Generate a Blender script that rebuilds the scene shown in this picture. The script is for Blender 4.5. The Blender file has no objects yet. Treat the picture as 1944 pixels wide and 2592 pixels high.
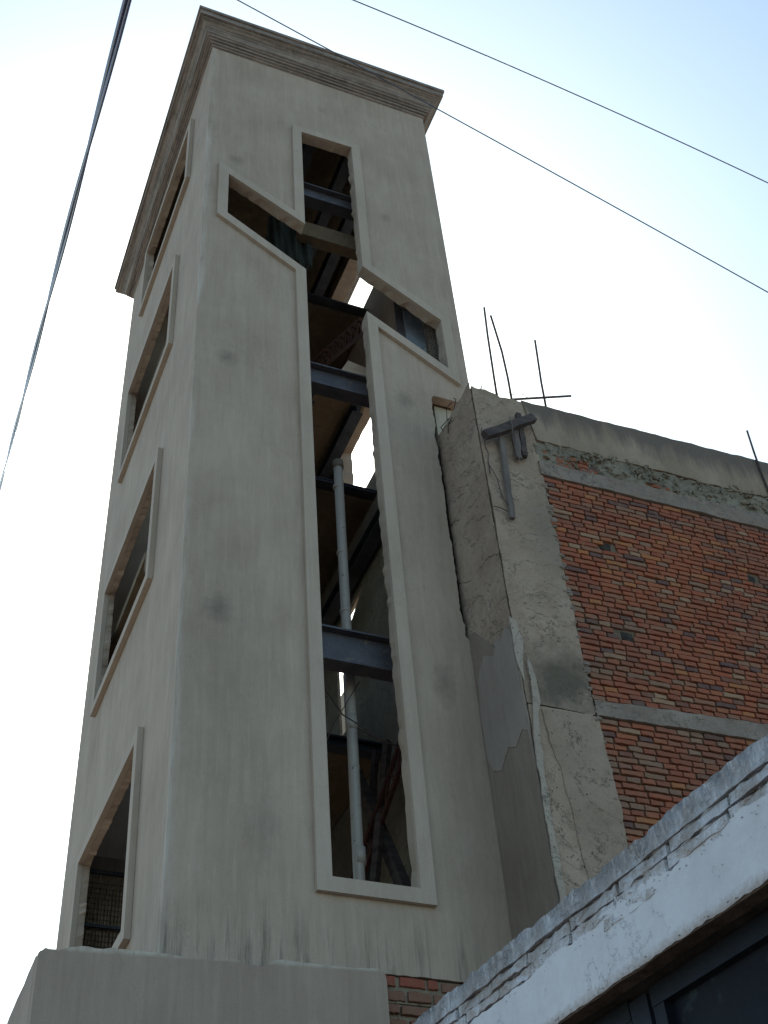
import bpy, bmesh, math, random
from mathutils import Vector, Matrix, noise
from mathutils.geometry import tessellate_polygon
random.seed(7)
SC = bpy.context.scene
COL = SC.collection

# ------------------------------------------------------------------ camera, sky, sun, exposure
cam_d = bpy.data.cameras.new('camera')
cam = bpy.data.objects.new('camera', cam_d); COL.objects.link(cam)
r_ = Vector((0.92579889, -0.37215858, -0.06629034)); u_ = Vector((-0.21608336, -0.66489693, 0.71499654)); f_ = Vector((0.31016834, 0.64761876, 0.69597812))
CAMP = Vector((-1.7306, -7.357, 0.0))
m = Matrix((r_, u_, -f_)).transposed().to_4x4(); m.translation = CAMP
cam.matrix_world = m
cam_d.sensor_fit = 'VERTICAL'; cam_d.sensor_height = 36; cam_d.lens = 44.86
cam_d.clip_start = 0.05; cam_d.clip_end = 3000
SC.camera = cam

SUN_AZ = math.radians(16)      # from +Y towards +X
SUN_EL = math.radians(44)
w = bpy.data.worlds.new('World'); SC.world = w; w.use_nodes = True
nt = w.node_tree; bg = nt.nodes['Background']
sky = nt.nodes.new('ShaderNodeTexSky'); sky.sky_type = 'NISHITA'; sky.sun_disc = False
sky.sun_elevation = SUN_EL; sky.sun_rotation = SUN_AZ
sky.air_density = 1.0; sky.dust_density = 1.2; sky.ozone_density = 0.5; sky.altitude = 0
tint = nt.nodes.new('ShaderNodeMix'); tint.data_type = 'RGBA'; tint.blend_type = 'MULTIPLY'; tint.inputs[0].default_value = 1
tint.inputs[7].default_value = (.90, 1.02, .95, 1)      # white balance of the whole sky
nt.links.new(sky.outputs[0], tint.inputs[6]); nt.links.new(tint.outputs[2], bg.inputs[0]); bg.inputs[1].default_value = 0.145
sd = bpy.data.lights.new('sun', 'SUN'); sd.energy = 3.6; sd.angle = math.radians(0.53); sd.color = (1, .95, .87)
sun = bpy.data.objects.new('sun', sd); COL.objects.link(sun)
dirv = Vector((math.sin(SUN_AZ)*math.cos(SUN_EL), math.cos(SUN_AZ)*math.cos(SUN_EL), math.sin(SUN_EL)))
sun.rotation_euler = dirv.to_track_quat('Z', 'Y').to_euler(); sun.location = dirv*60
SC.view_settings.view_transform = 'Standard'; SC.view_settings.look = 'None'
SC.view_settings.exposure = 0.84; SC.view_settings.gamma = 1; SC.view_settings.use_curve_mapping = False
SC.cycles.max_bounces = 7; SC.cycles.diffuse_bounces = 5

# ------------------------------------------------------------------ node helper
class N:
    def __init__(s, name, rough=.9, spec=.25, metal=0):
        s.m = bpy.data.materials.new(name); s.m.use_nodes = True; s.t = s.m.node_tree
        s.b = s.t.nodes['Principled BSDF']; s.b.inputs['Roughness'].default_value = rough
        s.b.inputs['Specular IOR Level'].default_value = spec; s.b.inputs['Metallic'].default_value = metal
        g = s.t.nodes.new('ShaderNodeNewGeometry'); s.pos = g.outputs['Position']; s.g = g
    def L(s, a, b): s.t.links.new(a, b)
    def val(s, node, i, v):
        if v is None: return
        if isinstance(v, bpy.types.NodeSocket): s.L(v, node.inputs[i])
        else: node.inputs[i].default_value = v
    def math(s, op, a, b=None, clamp=False):
        n = s.t.nodes.new('ShaderNodeMath'); n.operation = op; n.use_clamp = clamp; s.val(n, 0, a); s.val(n, 1, b); return n.outputs[0]
    def map(s, scale, vec=None, loc=(0,0,0)):
        n = s.t.nodes.new('ShaderNodeMapping'); n.inputs['Scale'].default_value = scale; n.inputs['Location'].default_value = loc
        s.L(vec or s.pos, n.inputs['Vector']); return n.outputs[0]
    def noise(s, scale=1, sc=(1,1,1), det=5, rough=.6, vec=None, loc=(0,0,0), dist=0):
        n = s.t.nodes.new('ShaderNodeTexNoise'); n.inputs['Scale'].default_value = scale; n.inputs['Detail'].default_value = det
        n.inputs['Roughness'].default_value = rough; n.inputs['Distortion'].default_value = dist
        s.L(s.map(sc, vec, loc), n.inputs['Vector']); return n.outputs[0]
    def vor(s, scale, sc=(1,1,1), feat='F1', vec=None):
        n = s.t.nodes.new('ShaderNodeTexVoronoi'); n.feature = feat; n.inputs['Scale'].default_value = scale
        s.L(s.map(sc, vec), n.inputs['Vector']); return n.outputs['Distance']
    def rng(s, v, a, b, c=0, d=1):
        n = s.t.nodes.new('ShaderNodeMapRange'); n.clamp = True; s.val(n, 0, v); s.val(n, 1, a); s.val(n, 2, b); s.val(n, 3, c); s.val(n, 4, d); return n.outputs[0]
    def mix(s, f, a, b, mode='MIX'):
        n = s.t.nodes.new('ShaderNodeMix'); n.data_type = 'RGBA'; n.blend_type = mode
        s.val(n, 0, f); s.val(n, 6, a if isinstance(a, bpy.types.NodeSocket) else (*a, 1)); s.val(n, 7, b if isinstance(b, bpy.types.NodeSocket) else (*b, 1))
        return n.outputs[2]
    def sep(s):
        n = s.t.nodes.new('ShaderNodeSeparateXYZ'); s.L(s.pos, n.inputs[0]); return n.outputs
    def dist(s, p, sc=(1,1,1)):
        # distance of (warped) position from point p with per-axis scale
        n = s.t.nodes.new('ShaderNodeVectorMath'); n.operation = 'SUBTRACT'; s.L(s.pos, n.inputs[0]); n.inputs[1].default_value = p
        k = s.t.nodes.new('ShaderNodeVectorMath'); k.operation = 'MULTIPLY'; s.L(n.outputs[0], k.inputs[0]); k.inputs[1].default_value = sc
        l = s.t.nodes.new('ShaderNodeVectorMath'); l.operation = 'LENGTH'; s.L(k.outputs[0], l.inputs[0]); return l.outputs['Value']
    def bump(s, h, strength=.5, d=.01, prev=None):
        n = s.t.nodes.new('ShaderNodeBump'); n.inputs['Strength'].default_value = strength; n.inputs['Distance'].default_value = d
        s.L(h, n.inputs['Height'])
        if prev: s.L(prev, n.inputs['Normal'])
        return n.outputs[0]
    def out(s, col=None, nrm=None, rough=None):
        if col is not None: s.val(s.b, 'Base Color', col if isinstance(col, bpy.types.NodeSocket) else (*col, 1))
        if nrm is not None: s.L(nrm, s.b.inputs['Normal'])
        if rough is not None: s.L(rough, s.b.inputs['Roughness'])
        return s.m

def mat_plaster(name, c_dark, c_mid, c_light, streak=.55, tower=True, zdirt=None):
    n = N(name, .92, .2)
    st = n.noise(1, (6, 6, .8), 8, .68, dist=.25)
    bl = n.noise(1.3, (1, 1, .8), 6, .6)
    fi = n.noise(70, det=3, rough=.7)
    mid = n.noise(9, (1, 1, .6), 5, .7)
    s2 = n.noise(1, (22, 22, 1.5), 6, .7, loc=(2, 5, 0))
    c = n.mix(n.rng(bl, .2, .62), c_dark, c_mid)
    c = n.mix(n.math('MULTIPLY', n.rng(s2, .5, .68), .38), c, c_dark)
    c = n.mix(n.math('MULTIPLY', n.rng(s2, .46, .34), .3), c, c_light)
    c = n.mix(n.math('MULTIPLY', n.rng(st, .47, .66), streak), c, c_light)
    c = n.mix(n.math('MULTIPLY', n.rng(mid, .55, .75), .28), c, c_dark)
    c = n.mix(.16, c, n.mix(fi, (.1,.1,.1), (.9,.88,.84)), 'OVERLAY')
    if name == 'wall_coat':
        X, Y, Z = n.sep()
        c = n.mix(n.math('MULTIPLY', n.rng(n.math('ADD', Z, n.math('MULTIPLY', n.math('ADD', X, -.4), -.045)), 3.532, 3.556), n.rng(mid, .35, .6)), c, (.5, .44, .37))  # highlight on the coat's ragged top lip, painted as a paler edge
    if tower:
        X, Y, Z = n.sep()
        # pale strip along the front left corner: light on its rounding painted in, irregular
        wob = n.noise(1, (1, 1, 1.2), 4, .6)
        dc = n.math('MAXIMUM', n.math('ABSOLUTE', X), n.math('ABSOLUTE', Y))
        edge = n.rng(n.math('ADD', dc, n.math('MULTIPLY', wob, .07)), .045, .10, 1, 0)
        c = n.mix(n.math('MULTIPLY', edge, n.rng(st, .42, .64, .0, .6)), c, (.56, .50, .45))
        fa = n.noise(14, det=4, rough=.7)
        for (x, z, rr, sz, k) in [(.31, 9.5, .13, 1, .55), (.3, 6.42, .14, .75, .6), (2.13, 9.55, .15, .9, .5), (2.19, 6.1, .12, .45, .5),
                           (.35, 13.07, .13, 1, .5), (2.16, 12.83, .09, .8, .4), (1.45, 14.9, .09, 1, .25), (.66, 4.6, .16, .4, .25), (.33, 9.85, .5, .4, .12), (.4, 5.9, .5, .35, .2),(2.25,8.6,.45,.25,.25),(2.3,5.2,.3,.2,.3)]:
            d = n.dist((x, 0, z), (1, .6, sz))
            d = n.math('ADD', d, n.math('MULTIPLY', n.math('SUBTRACT', fa, .5), .16*rr/.13))
            c = n.mix(n.math('MULTIPLY', n.rng(d, rr*.15, rr, 1, 0), k*.75), c, (.085, .077, .066))
        # black run marks at the foot
        foot = n.noise(1, (16, 16, .9), 5, .7, loc=(3, 1, 0))
        fm = n.math('MULTIPLY', n.rng(Z, 3.6, 4.1, 1, 0), n.rng(foot, .5, .66))
        c = n.mix(n.math('MULTIPLY', fm, .8), c, (.05, .048, .042))
        # damp darker lower right part
        dm = n.math('MULTIPLY', n.rng(X, 1.9, 2.5), n.rng(Z, 8.5, 5.5))
        c = n.mix(n.math('MULTIPLY', dm, n.rng(bl, .2, .6, .25, .65)), c, c_dark)
    cr = n.noise(.8, det=8, rough=.68, dist=.5, loc=(4, 7, 1))
    ck = n.math('MULTIPLY', n.rng(n.math('ABSOLUTE', n.math('SUBTRACT', cr, .5)), 0, .0016, 1, 0), n.rng(n.noise(1.1, det=2, loc=(6, 2, 9)), .53, .6))
    c = n.mix(n.math('MULTIPLY', ck, .55), c, (.09, .075, .065))
    # trowel waves and grain
    h1 = n.noise(2.2, (1, 1, .55), 4, .55)
    b1 = n.bump(h1, .55, .06)
    b2 = n.bump(n.math('ADD', mid, n.math('MULTIPLY', fi, .5)), .45, .008, b1)
    return n.out(c, b2)

def mat_concrete(name, ca, cb, cc, pits=True, boards=False, bs=1.0):
    n = N(name, .95, .15)
    a = n.noise(1.8, det=7, rough=.65); b = n.noise(11, det=6, rough=.75); f = n.noise(80, det=3, rough=.7)
    c = n.mix(n.rng(a, .38, .62), ca, cb)
    c = n.mix(n.math('MULTIPLY', n.rng(b, .5, .7), .6), c, cc)
    c = n.mix(.3, c, n.mix(f, (.05,.05,.05), (.95,.93,.9)), 'OVERLAY')
    h = n.math('ADD', n.math('MULTIPLY', b, .8), n.math('MULTIPLY', f, .3))
    if pits:
        v = n.vor(26); pm = n.math('MULTIPLY', n.rng(v, .10, .24, 1, 0), n.rng(n.noise(6, det=3), .5, .62))
        c = n.mix(n.math('MULTIPLY', pm, .75), c, (.05, .045, .04)); h = n.math('SUBTRACT', h, pm)
    if boards:
        X, Y, Z = n.sep()
        q = n.math('ADD', n.math('MULTIPLY', Z, 4.1), n.math('ADD', n.math('MULTIPLY', Y, -1.6), n.math('MULTIPLY', a, 1.5)))
        fr = n.math('ABSOLUTE', n.math('SUBTRACT', n.math('FRACT', q), .5))
        ln = n.math('MULTIPLY', n.rng(fr, .0, .035, 1, 0), n.rng(n.noise(5, det=3, loc=(4,0,0)), .48, .58))
        c = n.mix(n.math('MULTIPLY', ln, .6), c, (.06, .055, .045)); h = n.math('SUBTRACT', h, ln)
    if boards is None:
        X, Y, Z = n.sep()
        d = n.math('ADD', n.dist((2.86, -.67, 5.72), (1, .2, .62)), n.math('ADD', n.math('MULTIPLY', n.math('SUBTRACT', a, .5), .7), n.math('MULTIPLY', n.math('SUBTRACT', b, .5), .5)))
        c = n.mix(n.math('MULTIPLY', n.rng(d, .08, .36, 1, 0), n.math('MULTIPLY', n.rng(Z, 5.5, 5.52), .8)), c, (.085, .075, .06))
        d = n.math('ADD', n.dist((3.0, -.67, 7.4), (1, .2, .4)), n.math('MULTIPLY', n.math('SUBTRACT', b, .5), .4))
        c = n.mix(n.math('MULTIPLY', n.rng(d, .05, .3, 1, 0), .45), c, (.14, .125, .1))
    # long hairline cracks
    cr = n.noise(1.5, det=7, rough=.7, dist=.6, loc=(9, 2, 5))
    ck = n.math('MULTIPLY', n.rng(n.math('ABSOLUTE', n.math('SUBTRACT', cr, .5)), 0, .004, 1, 0), n.rng(a, .42, .55))
    c = n.mix(n.math('MULTIPLY', ck, .8), c, (.04, .036, .03)); h = n.math('SUBTRACT', h, ck)
    return n.out(c, n.bump(h, .7, .012*bs, n.bump(a, .4, .05)))

def mat_simple(name, ca, cb, rough=.8, spec=.3, metal=0, scale=6, sc=(1,1,1), bump=.3, obj=False, cc=None):
    n = N(name, rough, spec, metal); vec = None
    if obj:
        tc = n.t.nodes.new('ShaderNodeTexCoord'); vec = tc.outputs['Object']
    a = n.noise(scale, sc, 6, .65, vec); f = n.noise(scale*9, sc, 3, .7, vec)
    c = n.mix(n.rng(a, .35, .65), ca, cb)
    if cc: c = n.mix(n.rng(n.noise(scale*2.3, sc, 5, .75, vec, loc=(5,3,1)), .58, .66), c, cc)
    return n.out(c, n.bump(n.math('ADD', a, n.math('MULTIPLY', f, .4)), bump, .01))

def mat_brick(name, cols, stuff=False):
    n = N(name, .93, .15)
    if stuff:
        at = n.t.nodes.new('ShaderNodeAttribute'); at.attribute_name = 'tone'; rnd = at.outputs['Fac']
    else:
        oi = n.t.nodes.new('ShaderNodeObjectInfo'); rnd = oi.outputs['Random']
    ramp = n.t.nodes.new('ShaderNodeValToRGB'); ramp.color_ramp.interpolation = 'CONSTANT'
    el = ramp.color_ramp.elements
    tot = sum(c[0] for c in cols); p = 0
    for i, (wt, col) in enumerate(cols):
        e = el[0] if i == 0 else (el[1] if i == 1 else el.new(p/tot))
        e.position = p/tot; e.color = (*col, 1); p += wt
    n.L(rnd, ramp.inputs[0])
    a = n.noise(16, det=6, rough=.75); f = n.noise(120, det=3); big = n.noise(1.1, det=4)
    base = n.mix(.22, ramp.outputs[0], (.28, .10, .06))
    c = n.mix(n.math('MULTIPLY', n.rng(a, .47, .64), .5), base, (.21, .14, .10))
    c = n.mix(n.math('MULTIPLY', n.rng(big, .45, .65), .35), c, (.16, .1, .08))
    c = n.mix(.35, c, n.mix(f, (.1,.1,.1), (.9,.9,.9)), 'OVERLAY')
    return n.out(c, n.bump(n.math('ADD', a, n.math('MULTIPLY', f, .4)), .7, .01))

# ------------------------------------------------------------------ materials
M = {}
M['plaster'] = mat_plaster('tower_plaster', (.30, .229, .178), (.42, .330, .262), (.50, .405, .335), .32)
M['band'] = mat_plaster('band_plaster', (.355, .283, .226), (.43, .347, .28), (.505, .415, .345), .3, tower=False)
M['coat'] = mat_plaster('wall_coat', (.255, .194, .155), (.335, .26, .21), (.41, .33, .272), .26, tower=False)
M['damp'] = mat_plaster('damp_plaster', (.172, .132, .105), (.232, .182, .148), (.29, .24, .2), .3, tower=False)
M['smooth'] = mat_plaster('pale_coat', (.225, .182, .156), (.275, .226, .196), (.315, .266, .234), .3, tower=False)
M['cream'] = mat_plaster('cream_coat', (.36, .32, .25), (.42, .37, .29), (.48, .43, .35), .4, tower=False)
M['cornice'] = mat_plaster('weathered_cornice', (.17, .152, .135), (.26, .236, .21), (.35, .325, .295), .6, tower=False)
def cornice_mat():
    n = N('weathered_cornice', .93, .15)
    a = n.noise(1, (1.1, 1.1, 42), 6, .7); b = n.noise(7, (1, 1, 1), 6, .7); f = n.noise(80, det=3); v = n.noise(1, (16, 16, 2), 5, .7)
    c = n.mix(n.rng(a, .38, .62), (.15, .12, .103), (.35, .285, .245))
    c = n.mix(n.math('MULTIPLY', n.rng(b, .5, .66), .5), c, (.13, .105, .09))
    c = n.mix(n.math('MULTIPLY', n.rng(v, .52, .66), .3), c, (.42, .35, .3))
    c = n.mix(.25, c, n.mix(f, (.1,.1,.1), (.9,.9,.9)), 'OVERLAY')
    return n.out(c, n.bump(n.math('ADD', n.math('ADD', a, b), n.math('MULTIPLY', f, .3)), .6, .012))
M['cornice'] = cornice_mat()
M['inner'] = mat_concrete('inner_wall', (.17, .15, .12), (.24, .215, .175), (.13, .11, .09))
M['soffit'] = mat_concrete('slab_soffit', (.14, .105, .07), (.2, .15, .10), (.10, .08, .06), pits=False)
M['column'] = mat_concrete('column_concrete', (.305, .224, .168), (.38, .288, .222), (.2, .15, .112), boards=None)
M['edgecoat'] = mat_concrete('edge_cement', (.33, .275, .225), (.39, .33, .275), (.24, .195, .16))
M['column2'] = mat_concrete('column_concrete_grey', (.27, .198, .15), (.33, .25, .195), (.18, .135, .1))
M['side'] = mat_concrete('column_side', (.29, .215, .165), (.37, .285, .225), (.19, .145, .11), boards=True, bs=1.6)
M['grey'] = mat_concrete('grey_beam', (.21, .165, .136), (.29, .235, .195), (.125, .098, .082))
M['mortar'] = mat_concrete('rough_mortar', (.14, .105, .075), (.2, .155, .115), (.07, .055, .042))
M['basemortar'] = mat_concrete('bed_mortar', (.22, .175, .13), (.28, .23, .175), (.15, .12, .09))
M['rubble'] = mat_concrete('rubble', (.2, .17, .13), (.27, .235, .185), (.09, .07, .055), bs=2)
M['brick'] = mat_brick('brick_red', [(30, (.33, .10, .055)), (26, (.27, .085, .05)), (16, (.34, .115, .06)), (9, (.28, .14, .09)), (4, (.40, .16, .065)), (5, (.34, .23, .15)), (8, (.095, .07, .072)), (6, (.18, .085, .065)), (8, (.25, .16, .11))])
M['brick_far'] = mat_brick('brick_red_far', [(30, (.33, .10, .055)), (26, (.27, .085, .05)), (16, (.34, .115, .06)), (9, (.28, .14, .09)), (4, (.40, .16, .065)), (5, (.34, .23, .15)), (8, (.095, .07, .072)), (6, (.18, .085, .065)), (8, (.25, .16, .11))], True)
M['basebrick'] = mat_brick('brick_base', [(3, (.27, .075, .05)), (3, (.21, .12, .085)), (2, (.17, .125, .09))])
M['steel'] = mat_simple('steel_paint', (.062, .060, .072), (.105, .1, .114), .55, .35, .1, 5, cc=(.16, .14, .12))
M['steel_dark'] = mat_simple('steel_dark', (.03, .033, .042), (.065, .07, .085), .6, .35, .2, 5)
M['rust'] = mat_simple('rusty_steel', (.045, .022, .018), (.085, .035, .028), .9, .2, 0, 20)
M['rebar'] = mat_simple('rebar_steel', (.06, .045, .045), (.11, .075, .065), .8, .3, .3, 30)
M['wood'] = mat_simple('weathered_wood', (.1, .082, .075), (.19, .16, .145), .9, .15, 0, 4, (2, 2, .3), .6)
M['wood_dark'] = mat_simple('dark_wood', (.05, .04, .04), (.11, .085, .078), .9, .15, 0, 4, (1, 2, 4), .6)
M['board'] = mat_simple('tan_board', (.34, .24, .17), (.42, .31, .22), .85, .2, 0, 6)
M['sheet'] = mat_simple('blue_grey_sheet', (.16, .2, .26), (.24, .28, .34), .6, .35, 0, 5, cc=(.42, .42, .4))
M['cloth'] = mat_simple('green_cloth', (.022, .027, .022), (.045, .05, .042), .85, .2, 0, 5)
M['mesh'] = mat_simple('wire', (.05, .045, .045), (.1, .085, .08), .7, .3, .3, 30)
M['cable'] = mat_simple('cable_sheath', (.06, .055, .15), (.08, .075, .19), .25, .6, 0, 10, bump=.05)
M['wire'] = mat_simple('thin_wire', (.06, .065, .1), (.09, .09, .13), .5, .5, 0, 10, bump=.05)
M['gate'] = mat_simple('gate_paint', (.004, .005, .009), (.008, .009, .016), .65, .12, 0, 4, cc=(.02, .026, .033))
M['gate_frame'] = mat_simple('gate_frame_paint', (.007, .009, .015), (.013, .016, .026), .6, .15, 0, 5)
M['dirt'] = mat_simple('street_dirt', (.12, .105, .09), (.17, .155, .132), .95, .1, 0, .5, bump=.5, cc=(.09,.085,.075))
M['lintel'] = mat_simple('raw_lintel', (.07, .045, .035), (.15, .105, .085), .95, .1, 0, 14, bump=.9)

M['cane'] = mat_simple('dry_cane', (.16, .12, .085), (.28, .22, .16), .85, .2, 0, 12)
M['deepgrey'] = mat_simple('dirty_crumb', (.16, .14, .13), (.42, .39, .38), .95, .1, 0, 40)
M['deep'] = mat_simple('dark_joint_shade', (.035, .03, .026), (.07, .06, .05), .95, .1, 0, 12, bump=.8)  # near black: dark wall joints, and shade painted into gap, holes and recess
def pipe_mat():
    n = N('pvc_pipe', .45, .45); X, Y, Z = n.sep()
    a = n.noise(5, det=5); s = n.noise(22, det=4, rough=.7)
    c = n.mix(a, (.37, .325, .29), (.47, .42, .37))
    c = n.mix(n.rng(s, .62, .68), c, (.12, .115, .11))
    return n.out(c, n.bump(a, .1, .005))
M['pipe'] = pipe_mat()

def white_mat(name, clean):
    n = N(name, .88, .2); X, Y, Z = n.sep()
    top = n.math('ADD', n.math('MULTIPLY', n.math('ADD', Y, 3.6), .084), 1.69)
    d = n.math('SUBTRACT', top, Z)                       # depth below the coping
    a = n.noise(6, (1, 1, .7), 6, .7); f = n.noise(55, det=4, rough=.75); s = n.noise(1, (60, 34, 9), 5, .75)
    c = n.mix(n.rng(a, .35, .7), (.62, .60, .63), (.54, .51, .53))
    if not clean:
        c = n.mix(n.math('MULTIPLY', n.rng(a, .45, .55), .75), c, (.38, .325, .30))
        g1 = n.noise(15, (1, 1, 1.6), 6, .75, loc=(1, 8, 2))
        c = n.mix(n.math('MULTIPLY', n.rng(g1, .56, .66), .7), c, (.22, .2, .2))
    # weather staining that starts at the exposed coping
    k = n.math('MULTIPLY', n.rng(n.math('ADD', d, n.math('MULTIPLY', n.math('SUBTRACT', s, .5), .16)), .0, .115, 1, 0), n.rng(s, .34, .56))
    c = n.mix(n.math('MULTIPLY', k, .9), c, (.13, .14, .16))
    sp = n.math('MULTIPLY', n.rng(f, .63, .69), n.rng(a, .5, .62) if clean else n.rng(a, .3, .5))
    c = n.mix(n.math('MULTIPLY', sp, .8), c, (.17, .15, .14))
    bt = n.math('MULTIPLY', n.rng(n.math('ADD', d, n.math('MULTIPLY', f, .05)), .285, .315), .8)
    c = n.mix(bt, c, (.3, .23, .19))
    cr = n.noise(5, det=7, rough=.7, loc=(3, 3, 3))
    ck = n.math('MULTIPLY', n.rng(n.math('ABSOLUTE', n.math('SUBTRACT', cr, .5)), 0, .004, 1, 0), n.rng(n.noise(3.5, det=2, loc=(7,1,0)), .5, .6))
    c = n.mix(n.math('MULTIPLY', ck, .7), c, (.16, .14, .13))
    m2 = n.noise(24, det=5, rough=.7)
    h = n.math('SUBTRACT', n.math('ADD', n.math('ADD', n.math('MULTIPLY', a, .6), n.math('MULTIPLY', m2, .3 if clean else 1.0)), n.math('MULTIPLY', f, .2 if clean else .5)), ck)
    return n.out(c, n.bump(h, .6 if clean else .9, .01 if clean else .02))
M['white'] = white_mat('whitewash', True); M['white_brick'] = white_mat('whitewashed_brick', False)

def parapet_mat():
    n = N('stained_render', .93, .15); X, Y, Z = n.sep()
    a = n.noise(1, (2.6, 2.6, 1.1), 7, .7); f = n.noise(70, det=3); b = n.noise(9, det=6, rough=.75); v = n.noise(1, (7, 7, 1), 5, .7)
    c = n.mix(n.rng(a, .35, .65), (.26, .195, .14), (.35, .27, .2))
    c = n.mix(n.math('MULTIPLY', n.rng(b, .5, .72), .45), c, (.2, .165, .13))
    lvl = n.math('ADD', Z, n.math('MULTIPLY', n.math('SUBTRACT', v, .5), -.85))
    c = n.mix(n.math('MULTIPLY', n.rng(lvl, 8.80, 9.04), .8), c, (.12, .098, .085))
    c = n.mix(n.math('MULTIPLY', n.rng(lvl, 8.62, 8.5), .5), c, (.12, .1, .08))
    c = n.mix(.25, c, n.mix(f, (.1,.1,.1), (.9,.9,.9)), 'OVERLAY')
    return n.out(c, n.bump(n.math('ADD', b, n.math('MULTIPLY', f, .3)), .6, .012, n.bump(a, .5, .05)))
M['parapet'] = parapet_mat()

# ------------------------------------------------------------------ object helpers
def mesh_obj(name, verts, faces, mat, parent=None, smooth=False):
    me = bpy.data.meshes.new(name); me.from_pydata([tuple(v) for v in verts], [], faces); me.validate()
    bm = bmesh.new(); bm.from_mesh(me); bmesh.ops.recalc_face_normals(bm, faces=bm.faces); bm.to_mesh(me); bm.free()
    if smooth: me.polygons.foreach_set('use_smooth', [True]*len(me.polygons))
    me.materials.append(mat)
    o = bpy.data.objects.new(name, me); COL.objects.link(o)
    if parent: o.parent = parent
    return o
def bm_obj(name, bm, mat, parent=None, smooth=False):
    bmesh.ops.recalc_face_normals(bm, faces=bm.faces)
    me = bpy.data.meshes.new(name); bm.to_mesh(me); bm.free(); me.materials.append(mat)
    if smooth: me.polygons.foreach_set('use_smooth', [True]*len(me.polygons))
    o = bpy.data.objects.new(name, me); COL.objects.link(o)
    if parent: o.parent = parent
    return o
def thing(name, label, cat, group=None):
    o = bpy.data.objects.new(name, None); COL.objects.link(o); o.empty_display_size = .2
    o['label'] = label; o['category'] = cat
    if group: o['group'] = group
    return o
def tag(o, label, cat, group=None):
    o['label'] = label; o['category'] = cat
    if group: o['group'] = group
    return o
def add_box(bm, x0, x1, y0, y1, z0, z1):
    v = [bm.verts.new(p) for p in [(x0,y0,z0),(x1,y0,z0),(x1,y1,z0),(x0,y1,z0),(x0,y0,z1),(x1,y0,z1),(x1,y1,z1),(x0,y1,z1)]]
    for f in [(3,2,1,0),(4,5,6,7),(0,1,5,4),(1,2,6,5),(2,3,7,6),(3,0,4,7)]: bm.faces.new([v[i] for i in f])
    return v
def box(name, b, mat, parent=None):
    bm = bmesh.new(); add_box(bm, *b); return bm_obj(name, bm, mat, parent)
def add_bar(bm, p, q, w, h=None, up=(0,0,1)):
    p, q = Vector(p), Vector(q); d = (q-p).normalized(); u = Vector(up); s = d.cross(u)
    if s.length < 1e-4: s = d.cross(Vector((0,1,0)))
    s.normalize(); u = s.cross(d).normalized(); h = h or w
    vs = []
    for c in (p, q):
        for a, b in ((-1,-1),(1,-1),(1,1),(-1,1)): vs.append(bm.verts.new(c+s*a*w/2+u*b*h/2))
    for f in [(3,2,1,0),(4,5,6,7),(0,1,5,4),(1,2,6,5),(2,3,7,6),(3,0,4,7)]: bm.faces.new([vs[i] for i in f])
def add_tube(bm, pts, r, n=8, caps=True):
    pts = [Vector(p) for p in pts]; rings = []
    rr = r if isinstance(r, (list, tuple)) else [r]*len(pts)
    for i, p in enumerate(pts):
        d = (pts[min(i+1, len(pts)-1)]-pts[max(i-1, 0)]).normalized()
        a = Vector((0,0,1)) if abs(d.z) < .9 else Vector((1,0,0))
        s = d.cross(a).normalized(); u = s.cross(d)
        rings.append([bm.verts.new(p+(s*math.cos(t)+u*math.sin(t))*rr[i]) for t in [2*math.pi*k/n for k in range(n)]])
    for a, b in zip(rings, rings[1:]):
        for k in range(n): bm.faces.new([a[k], a[(k+1)%n], b[(k+1)%n], b[k]])
    if caps: bm.faces.new(rings[0][::-1]); bm.faces.new(rings[-1])
def subdiv(loop, step, ragged=None):
    out = []
    n = len(loop)
    for i in range(n):
        a = Vector(loop[i]); b = Vector(loop[(i+1)%n]); k = max(1, int((b-a).length/step))
        for j in range(k):
            out.append(a.lerp(b, j/k))
    return out
def nz(p, s=1.0, seed=0): return noise.noise(Vector((p[0]*s+seed, p[1]*s+seed*1.7, seed*.37)))
def fr(p, s, seed): return nz(p, s, seed)+.5*nz(p, s*2.3, seed+3)+.3*nz(p, s*6, seed+9)
def jitter(loop, amp, s=9, seed=0):
    """push a dense loop in and out along its own normal"""
    n = len(loop); out = []
    for i in range(n):
        t = (loop[(i+1)%n]-loop[i-1]); nn = Vector((t.y, -t.x)); 
        if nn.length > 1e-6: nn.normalize()
        out.append(loop[i]+nn*amp*fr(loop[i], s, seed))
    return out
def panel(name, outer, holes, axis, front, depth, mat, parent, jit=0.0, step=.07, rag=0.0, seed=0, fjit=0.0, grow=0.0):
    """wall slab: polygon with holes; back edge of every hole is left broken and uneven"""
    def P(q, d):
        return (q[0], front+d, q[1]) if axis == 'y' else (front+d, q[0], q[1])
    F = [subdiv(outer, step)] + [subdiv(h, step) for h in holes]
    if rag: F[0] = jitter(F[0], rag, 7, seed+50)
    if fjit: F = [F[0]]+[jitter(h, fjit, 5, seed+20) for h in F[1:]]
    B = [list(F[0])]
    for h in F[1:]: B.append(jitter(h, jit, 12, seed) if jit else list(h))
    verts = []; faces = []
    for L, d in ((F, 0), (B, depth)):
        base = len(verts); flat = [q for l in L for q in l]
        verts += [P(q, d) for q in flat]
        tri = tessellate_polygon([[Vector((q[0], q[1], 0)) for q in l] for l in L])
        faces += [tuple(base+i for i in t) for t in tri]
    nF = sum(len(l) for l in F); o = 0
    for l in F:
        k = len(l)
        for i in range(k):
            a, b = o+i, o+(i+1)%k
            faces.append((a, b, nF+b, nF+a))
        o += k
    return mesh_obj(name, verts, faces, mat, parent)
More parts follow.
